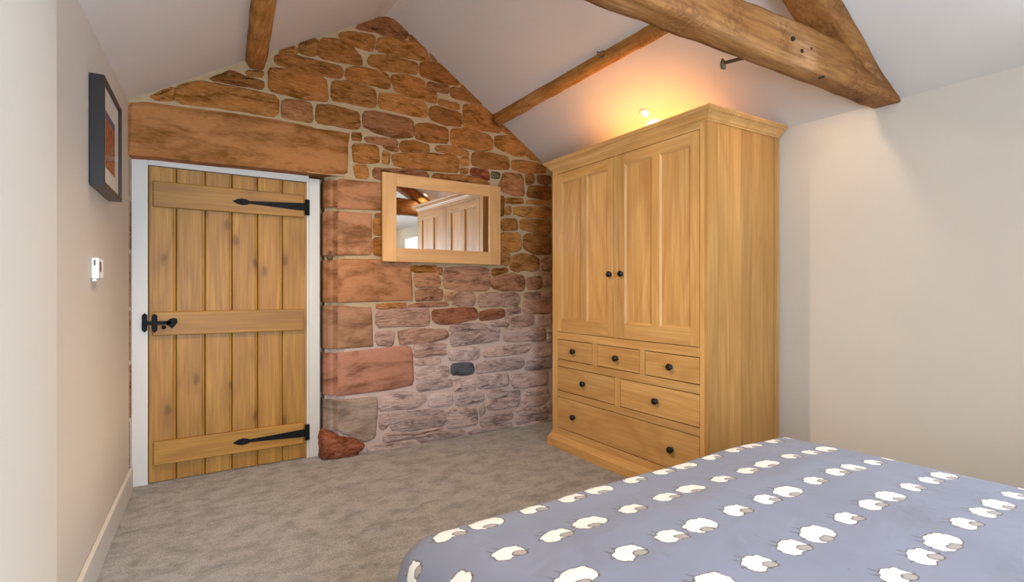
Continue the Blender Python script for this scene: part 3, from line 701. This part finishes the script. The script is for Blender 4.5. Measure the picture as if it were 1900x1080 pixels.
timber('roof_purlin', [qsec(3.86), qsec(3.2), qsec(2.4), qsec(1.36)], 'tim_y', 'knotty dark purlin on the left slope ending in the stone wall above the lintel', 9.0, .005, 4, 40)

# ironwork on the timbers
hk = on_right(1115, 100, .02)
h = thing('iron_hook', hk, label='small bent iron hook on the right-hand purlin', cat='hook')
q0 = [onY(a, b, hk.y - .01) for a, b in ((1113, 107), (1109, 101), (1108, 96), (1113, 98), (1119, 95), (1123, 97), (1121, 103), (1114, 106))]
mesh('hook_wire', *tube(q0, .0045, 6), 'rust', h, smooth=True)
mesh('spike', *tube([q0[0] + Vector((.02, .01, .0)), q0[0]], .006, 6), 'rust', h, smooth=True)
p0 = onY(1372, 109, 1.31); p1 = onY(1343, 117, 1.42)
g = thing('iron_peg', p0, label='rusty iron peg sticking out of the far side of the tie beam', cat='peg')
mesh('shank', *tube([p0 + Vector((.02, -.05, 0)), p1], .0075, 8), 'rust', g, smooth=True)
mesh('peg_head', *tube([p1 + Vector((-.004, .004, .018)), p1 + Vector((-.008, 0, .0)), p1 + Vector((-.004, 0, -.02)), p1 + Vector((.008, 0, -.022))], [.005, .011, .012, .006], 8), 'rust', g, smooth=True)

# ================================================================== DOWNLIGHTS
def downlight(x, y, side, label, k=1.0):
    s, c0 = (SR, CR) if side > 0 else (SL, CL)
    nrm = Vector((s, 0, -1)).normalized(); p = Vector((x, y, c0 + s * x))
    d = thing('recessed_downlight', p, label=label, cat='downlight', group='recessed ceiling downlights')
    mesh('bezel', *lathe([(.026, -.012), (.026, .003), (.030, .006), (.038, .004), (.041, -.001), (.041, -.012)], p, nrm, 24), 'steel', d, smooth=True)
    mesh('lens', *lathe([(.0255, -.01), (.0255, .0), (.018, .003), (.002, .004)], p, nrm, 24), 'lens', d, smooth=True)
    l = bpy.data.lights.new('downlight_lamp', 'SPOT'); l.energy = LAMP_W * k; l.color = LAMP_C; l.shadow_soft_size = .024; l.spot_size = R(150); l.spot_blend = 1.0
    lo = bpy.data.objects.new('downlight_lamp', l); COL.objects.link(lo); lo.parent = d; lo.location = nrm * .012
    lo.rotation_euler = (Vector((0, 0, -1)) if side > 0 else nrm + Vector((0, 0, -1))).to_track_quat('-Z', 'Y').to_euler()
XD = 2.762
downlight(XD, 2.513, 1, 'lit round downlight in the right slope above the wardrobe', 6.0)
downlight(XD, 1.375, 1, 'round downlight in the right slope hidden behind the tie beam', .22)
downlight(XD, -.30, 1, 'round downlight in the right slope above the bed', .2)
downlight(.42, 2.40, -1, 'round downlight in the left slope nearest the door', 3.9)
downlight(.42, -.70, -1, 'round downlight in the left slope at the rear of the room', .8)

# ================================================================== WARDROBE
wa = R(2.0)
wd = thing('wardrobe', (2.52125, 3.24488, 0), -(pi / 2 + wa), label='tall light oak wardrobe with two panelled doors over six drawers', cat='wardrobe')
def wb_(name, u0, u1, v0, v1, z0, z1, mat, parent=wd, bevel=.002, **kw):
    return box(name, (u0, u1, v0, v1, z0, z1), mat, parent, local=True, bevel=bevel, **kw)
U1, DP, ZT = 1.447, .665, 2.155
# carcass
sj = [0, .089, .193, .300, .397, .507, .616, .640, DP]
for i in range(8):
    pv = .0 if i in (0, 6, 7) else .003
    wb_('side_board', U1 - .022, U1 - pv, sj[i] + (.0 if i == 0 else .0008), sj[i + 1] - .0008, .08, ZT, 'oak_side_shaded')
wb_('far_side', 0, .022, .0, DP, .08, ZT, 'oak_z')
wb_('back_panel', .022, U1 - .022, DP - .015, DP, .08, ZT, 'oak_z'); wb_('top_panel', .022, U1 - .022, 0.02, DP - .015, ZT - .02, ZT, 'oak_x'); wb_('floor_panel', .022, U1 - .022, .05, DP - .015, .09, .11, 'oak_x')
wb_('inner_back', .03, U1 - .03, .05, .06, .12, ZT - .03, 'oak_z')
# face frame
wb_('stile', .022, .062, 0, .022, .09, ZT, 'oak_z'); wb_('stile', 1.394, U1 - .022, 0, .022, .09, ZT, 'oak_z')
wb_('stile', .694, .738, 0, .022, .886, 2.100, 'oak_z')
wb_('rail', .062, 1.394, 0, .022, 2.102, ZT, 'oak_x'); wb_('rail', .062, 1.394, 0, .022, .830, .884, 'oak_x')
wb_('rail', .062, 1.394, 0, .022, .624, .674, 'oak_x'); wb_('rail', .062, 1.394, 0, .022, .389, .434, 'oak_x'); wb_('rail', .062, 1.394, 0, .022, .09, .146, 'oak_x')
for u0, u1, z0, z1 in ((.475, .523, .674, .830), (.934, .976, .674, .830), (.707, .755, .434, .624)): wb_('muntin', u0, u1, 0, .022, z0, z1, 'oak_z')
def knob(u, z, parent):
    return mesh('knob', *lathe([(.015, 0), (.014, .002), (.010, .004), (.011, .007), (.017, .011), (.0205, .017), (.0205, .022), (.017, .028), (.010, .031), (.003, .032)], (u, .0, z), (0, -1, 0), 22), 'knob', parent, local=True, smooth=True)
# panelled doors
for (u0, u1, ps, ku) in ((.0655, .6905, ((.120, .350), (.415, .636)), .667), (.7415, 1.3905, ((.800, 1.037), (1.100, 1.330)), .777)):
    z0, z1, pz0, pz1 = .8875, 2.0985, .985, 2.030
    d = mesh('door', *boxes([(u0, u1, .016, .022, z0, z1)]), 'oak_z', wd, local=True)
    for a, b in ((u0, ps[0][0]), (ps[0][1], ps[1][0]), (ps[1][1], u1)):
        inner = (a == ps[0][1]); wb_('door_stile', a, b, -.001, .016, pz0 if inner else z0, pz1 if inner else z1, 'oak_z', d, .0015)
    wb_('door_rail', ps[0][0], ps[1][1], -.001, .016, pz1, z1, 'oak_x', d, .0015); wb_('door_rail', ps[0][0], ps[1][1], -.001, .016, z0, pz0, 'oak_x', d, .0015)
    for a, b in ps:
        wb_('door_panel', a, b, .011, .0165, pz0, pz1, 'oak_panel', d, 0)
        # moulding round each panel
        for zz, up in ((pz0, 1), (pz1, -1)):
            pl = [Vector((0, .0, zz)), Vector((0, .011, zz + up * .014)), Vector((0, .011, zz))]
            flipfix(mesh('bead', *prism(pl, (a, 0, 0), (b, 0, 0)), 'oak_x', d, local=True))
        for uu, up in ((a, 1), (b, -1)):
            pl = [Vector((uu, .0, 0)), Vector((uu + up * .010, .011, 0)), Vector((uu, .011, 0))]
            flipfix(mesh('bead', *prism(pl, (0, 0, pz0), (0, 0, pz1)), 'oak_z', d, local=True))
    knob(ku, 1.313, d)
# drawers
for (u0, u1, z0, z1, ks) in ((.064, .473, .676, .828, (.268,)), (.525, .932, .676, .828, (.727,)), (.978, 1.392, .676, .828, (1.188,)), (.064, .705, .436, .622, (.384,)), (.757, 1.392, .436, .622, (1.075,)), (.064, 1.392, .148, .387, (.270, 1.194))):
    d = mesh('drawer', *boxes([(u0 + .0025, u1 - .0025, .0025, .24, z0 + .0025, z1 - .0025)]), 'oak_x', wd, local=True, bevel=.003)
    for ku in ks: knob(ku, {.676: .752, .436: .530, .148: .266}[z0], d)
# plinth with stepped moulding, mitred round the front and the near side
def mould(name, prof_, mat):
    # prof_: (outward, z); follows front and both sides
    rings = []
    for (cu, cv, du, dv) in ((0, DP, -1, 0), (0, 0, -1, -1), (U1, 0, 1, -1), (U1, DP, 1, 0)):
        rings.append([Vector((cu + du * o_, cv + dv * o_, z)) for o_, z in prof_])
    return flipfix(mesh(name, *loft(rings), mat, wd, local=True))
mould('plinth', [(-.01, 0), (.030, 0), (.030, .058), (.024, .064), (.022, .070), (.014, .084), (.010, .092), (.004, .098), (.004, .104), (-.01, .104)], 'oak_x')
mould('crown', [(-.02, 2.135), (.004, 2.135), (.006, 2.142), (.012, 2.146), (.020, 2.160), (.036, 2.176), (.048, 2.182), (.050, 2.188), (.054, 2.192), (.054, 2.203), (-.02, 2.203)], 'oak_x')
wb_('crown_top', -.02 + .02, U1, .0, DP, 2.19, 2.201, 'oak_x')

# ================================================================== MIRROR
YM = W - .062
q = [onY(*p, YM) for p in ((710, 319.5), (929, 345.5), (929, 491), (710, 486))]
mx0, mx1, mz1, mz0 = (q[0].x + q[3].x) / 2, (q[1].x + q[2].x) / 2, (q[0].z + q[1].z) / 2, (q[2].z + q[3].z) / 2
gi = [onY(*p, YM) for p in ((736, 346), (908.5, 364), (908.5, 467), (736, 460))]
gx0, gx1, gz1, gz0 = (gi[0].x + gi[3].x) / 2, (gi[1].x + gi[2].x) / 2, (gi[0].z + gi[1].z) / 2, (gi[2].z + gi[3].z) / 2
mr = thing('wall_mirror', ((mx0 + mx1) / 2, YM, mz0), label='rectangular wall mirror in a chunky light oak frame on the stone wall', cat='mirror')
box('frame_stile', (mx0, gx0, YM, YM + .03, mz0, mz1), 'mir_z', mr, bevel=.004); box('frame_stile', (gx1, mx1, YM, YM + .03, mz0, mz1), 'mir_z', mr, bevel=.004)
box('frame_rail', (gx0, gx1, YM, YM + .03, gz1, mz1), 'mir_x', mr, bevel=.004); box('frame_rail', (gx0, gx1, YM, YM + .03, mz0, gz0), 'mir_x', mr, bevel=.004)
box('mirror_glass', (gx0 - .005, gx1 + .005, YM + .012, YM + .017, gz0 - .005, gz1 + .005), 'mirror', mr)
box('backing_board', (gx0 - .02, gx1 + .02, YM + .018, YM + .029, gz0 - .02, gz1 + .02), 'dark', mr)

# ================================================================== PICTURE, THERMOSTAT
pc = LW(.92, 1.63)
pf = thing('framed_picture', pc, label='small red print with cream mount in a deep dark box frame on the left wall', cat='picture')
s0, s1, z0, z1, T, fw = .675, 1.145, 1.630, 2.080, .052, .018
for nm, b in (('frame_side', (s0, s0 + fw, z0, z1)), ('frame_side', (s1 - fw, s1, z0, z1)), ('frame_rail', (s0 + fw, s1 - fw, z0, z0 + fw)), ('frame_rail', (s0 + fw, s1 - fw, z1 - fw, z1))):
    lbox(nm, b[0], b[1], b[2], b[3], .004, T, 'frame_black', pf, bevel=.0015)
lbox('mount', s0 + fw, s1 - fw, z0 + fw, z1 - fw, .030, .040, 'mount', pf)
lbox('print', .80, 1.045, 1.725, 1.965, .0402, .0412, 'print', pf)
lbox('glazing', s0 + fw, s1 - fw, z0 + fw, z1 - fw, .046, .048, 'picglass', pf)
ts = thing('thermostat', LW(1.05, 1.245), label='small white wall thermostat with a grey display below the picture', cat='thermostat')
lbox('body', .985, 1.095, 1.250, 1.338, .0005, .026, 'plastic', ts, bevel=.006, seg=3)
lbox('display', 1.035, 1.078, 1.280, 1.322, .0262, .0268, 'lcd', ts)
lbox('face_plate', .990, 1.030, 1.256, 1.332, .0262, .0275, 'plastic', ts, bevel=.0006)
lbox('base_lug', 1.06, 1.09, 1.240, 1.250, .002, .018, 'plastic', ts, bevel=.003)
lbox('side_vent', 1.0955, 1.0965, 1.305, 1.328, .010, .016, 'lcd', ts)

# ================================================================== BED
X0, X1, Y0, Y1, ZB = .495, 2.14, -.95, 1.205, .60
bed = thing('bed', ((X0 + X1) / 2, (Y0 + Y1) / 2, 0), label='divan bed under the grey sheep-print duvet', cat='bed')
box('divan_base', (X0 + .05, X1 - .05, Y0, Y1 - .06, .08, .34), 'divan', bed, bevel=.01)
box('mattress', (X0 + .05, X1 - .05, Y0, Y1 - .06, .341, .565), 'bedlinen', bed, bevel=.04, seg=4)
for x in (X0 + .15, X1 - .15):
    for y in (Y0 + .12, Y1 - .2): mesh('castor_leg', *lathe([(.02, 0), (.025, .01), (.018, .03), (.022, .081)], (x, y, 0), (0, 0, 1), 12), 'frame_black', bed, smooth=True)
# duvet: draped sheet with rounded edges and soft swells
def bend(s, half, r):
    """cloth distance from centre -> (offset from centre, drop) round an edge of radius r"""
    sg = 1 if s >= 0 else -1; s = abs(s); flat = half - r
    if s <= flat: return sg * s, 0.0
    a = (s - flat) / r
    if a < 1.35: return sg * (flat + r * sin(a)), r * (1 - cos(a))
    ex = s - flat - 1.35 * r
    return sg * (flat + r * sin(1.35) + ex * cos(1.35)), r * (1 - cos(1.35)) + ex * sin(1.35)
hx, hy, rr_ = (X1 - X0) / 2 + .02, (Y1 - Y0) / 2 + .03, .095
cx, cy = (X0 + X1) / 2, (Y0 + Y1) / 2
ex = .36; nx_, ny_ = 150, 190; vs, uvs = [], []
for j in range(ny_ + 1):
    t_ = -hy - .02 + (2 * hy + ex + .02) * j / ny_
    for i in range(nx_ + 1):
        s_ = -hx - ex + (2 * hx + 2 * ex) * i / nx_
        ox_, d1 = bend(s_, hx, rr_); oy_, d2 = bend(t_, hy, rr_) if t_ > 0 else (t_, 0.0)
        dr_ = math.sqrt(d1 * d1 + d2 * d2) if d1 and d2 else d1 + d2
        dr_ = min(dr_, .50)
        x, y = cx + ox_, cy + oy_
        if d1 and d2: k_ = min(d1, d2); x += (-1 if ox_ < 0 else 1) * -.10 * k_; y -= .10 * k_
        z = .618 - dr_
        ed = min(1, max(0, (hx - abs(s_)) / .35)) * min(1, max(0, (hy - abs(t_)) / .35))
        z += .022 * ed
        nn_ = mnoise.noise(Vector((x * 2.2, y * 2.2, 1))) * .012 + mnoise.noise(Vector((x * 6, y * 4, 5))) * .004
        fold = .018 * mnoise.noise(Vector((s_ * 5 if d2 > d1 else t_ * 5, 3, 2))) * min(1, dr_ / .12)
        z += nn_ * (1 if dr_ < .05 else .4)
        if d1 > .02: x += (-1 if ox_ < 0 else 1) * fold
        if d2 > .02: y += fold
        vs.append((x, y, z)); uvs.append((cx + s_, cy + t_))
n1 = nx_ + 1; fs = [(j * n1 + i, j * n1 + i + 1, (j + 1) * n1 + i + 1, (j + 1) * n1 + i) for j in range(ny_) for i in range(nx_)]
du = tag(mesh('duvet', [Vector(v) - Vector((cx, cy, .6)) for v in vs], fs, 'duvet', smooth=True), 'blue-grey duvet printed with rows of white sheep spread over the bed', 'duvet')
du.location = (cx, cy, .6)
ul = du.data.uv_layers.new(name='cloth')
for lp_ in du.data.loops: ul.data[lp_.index].uv = uvs[lp_.vertex_index]
sd = du.modifiers.new('thickness', 'SOLIDIFY'); sd.thickness = .016; sd.offset = -1
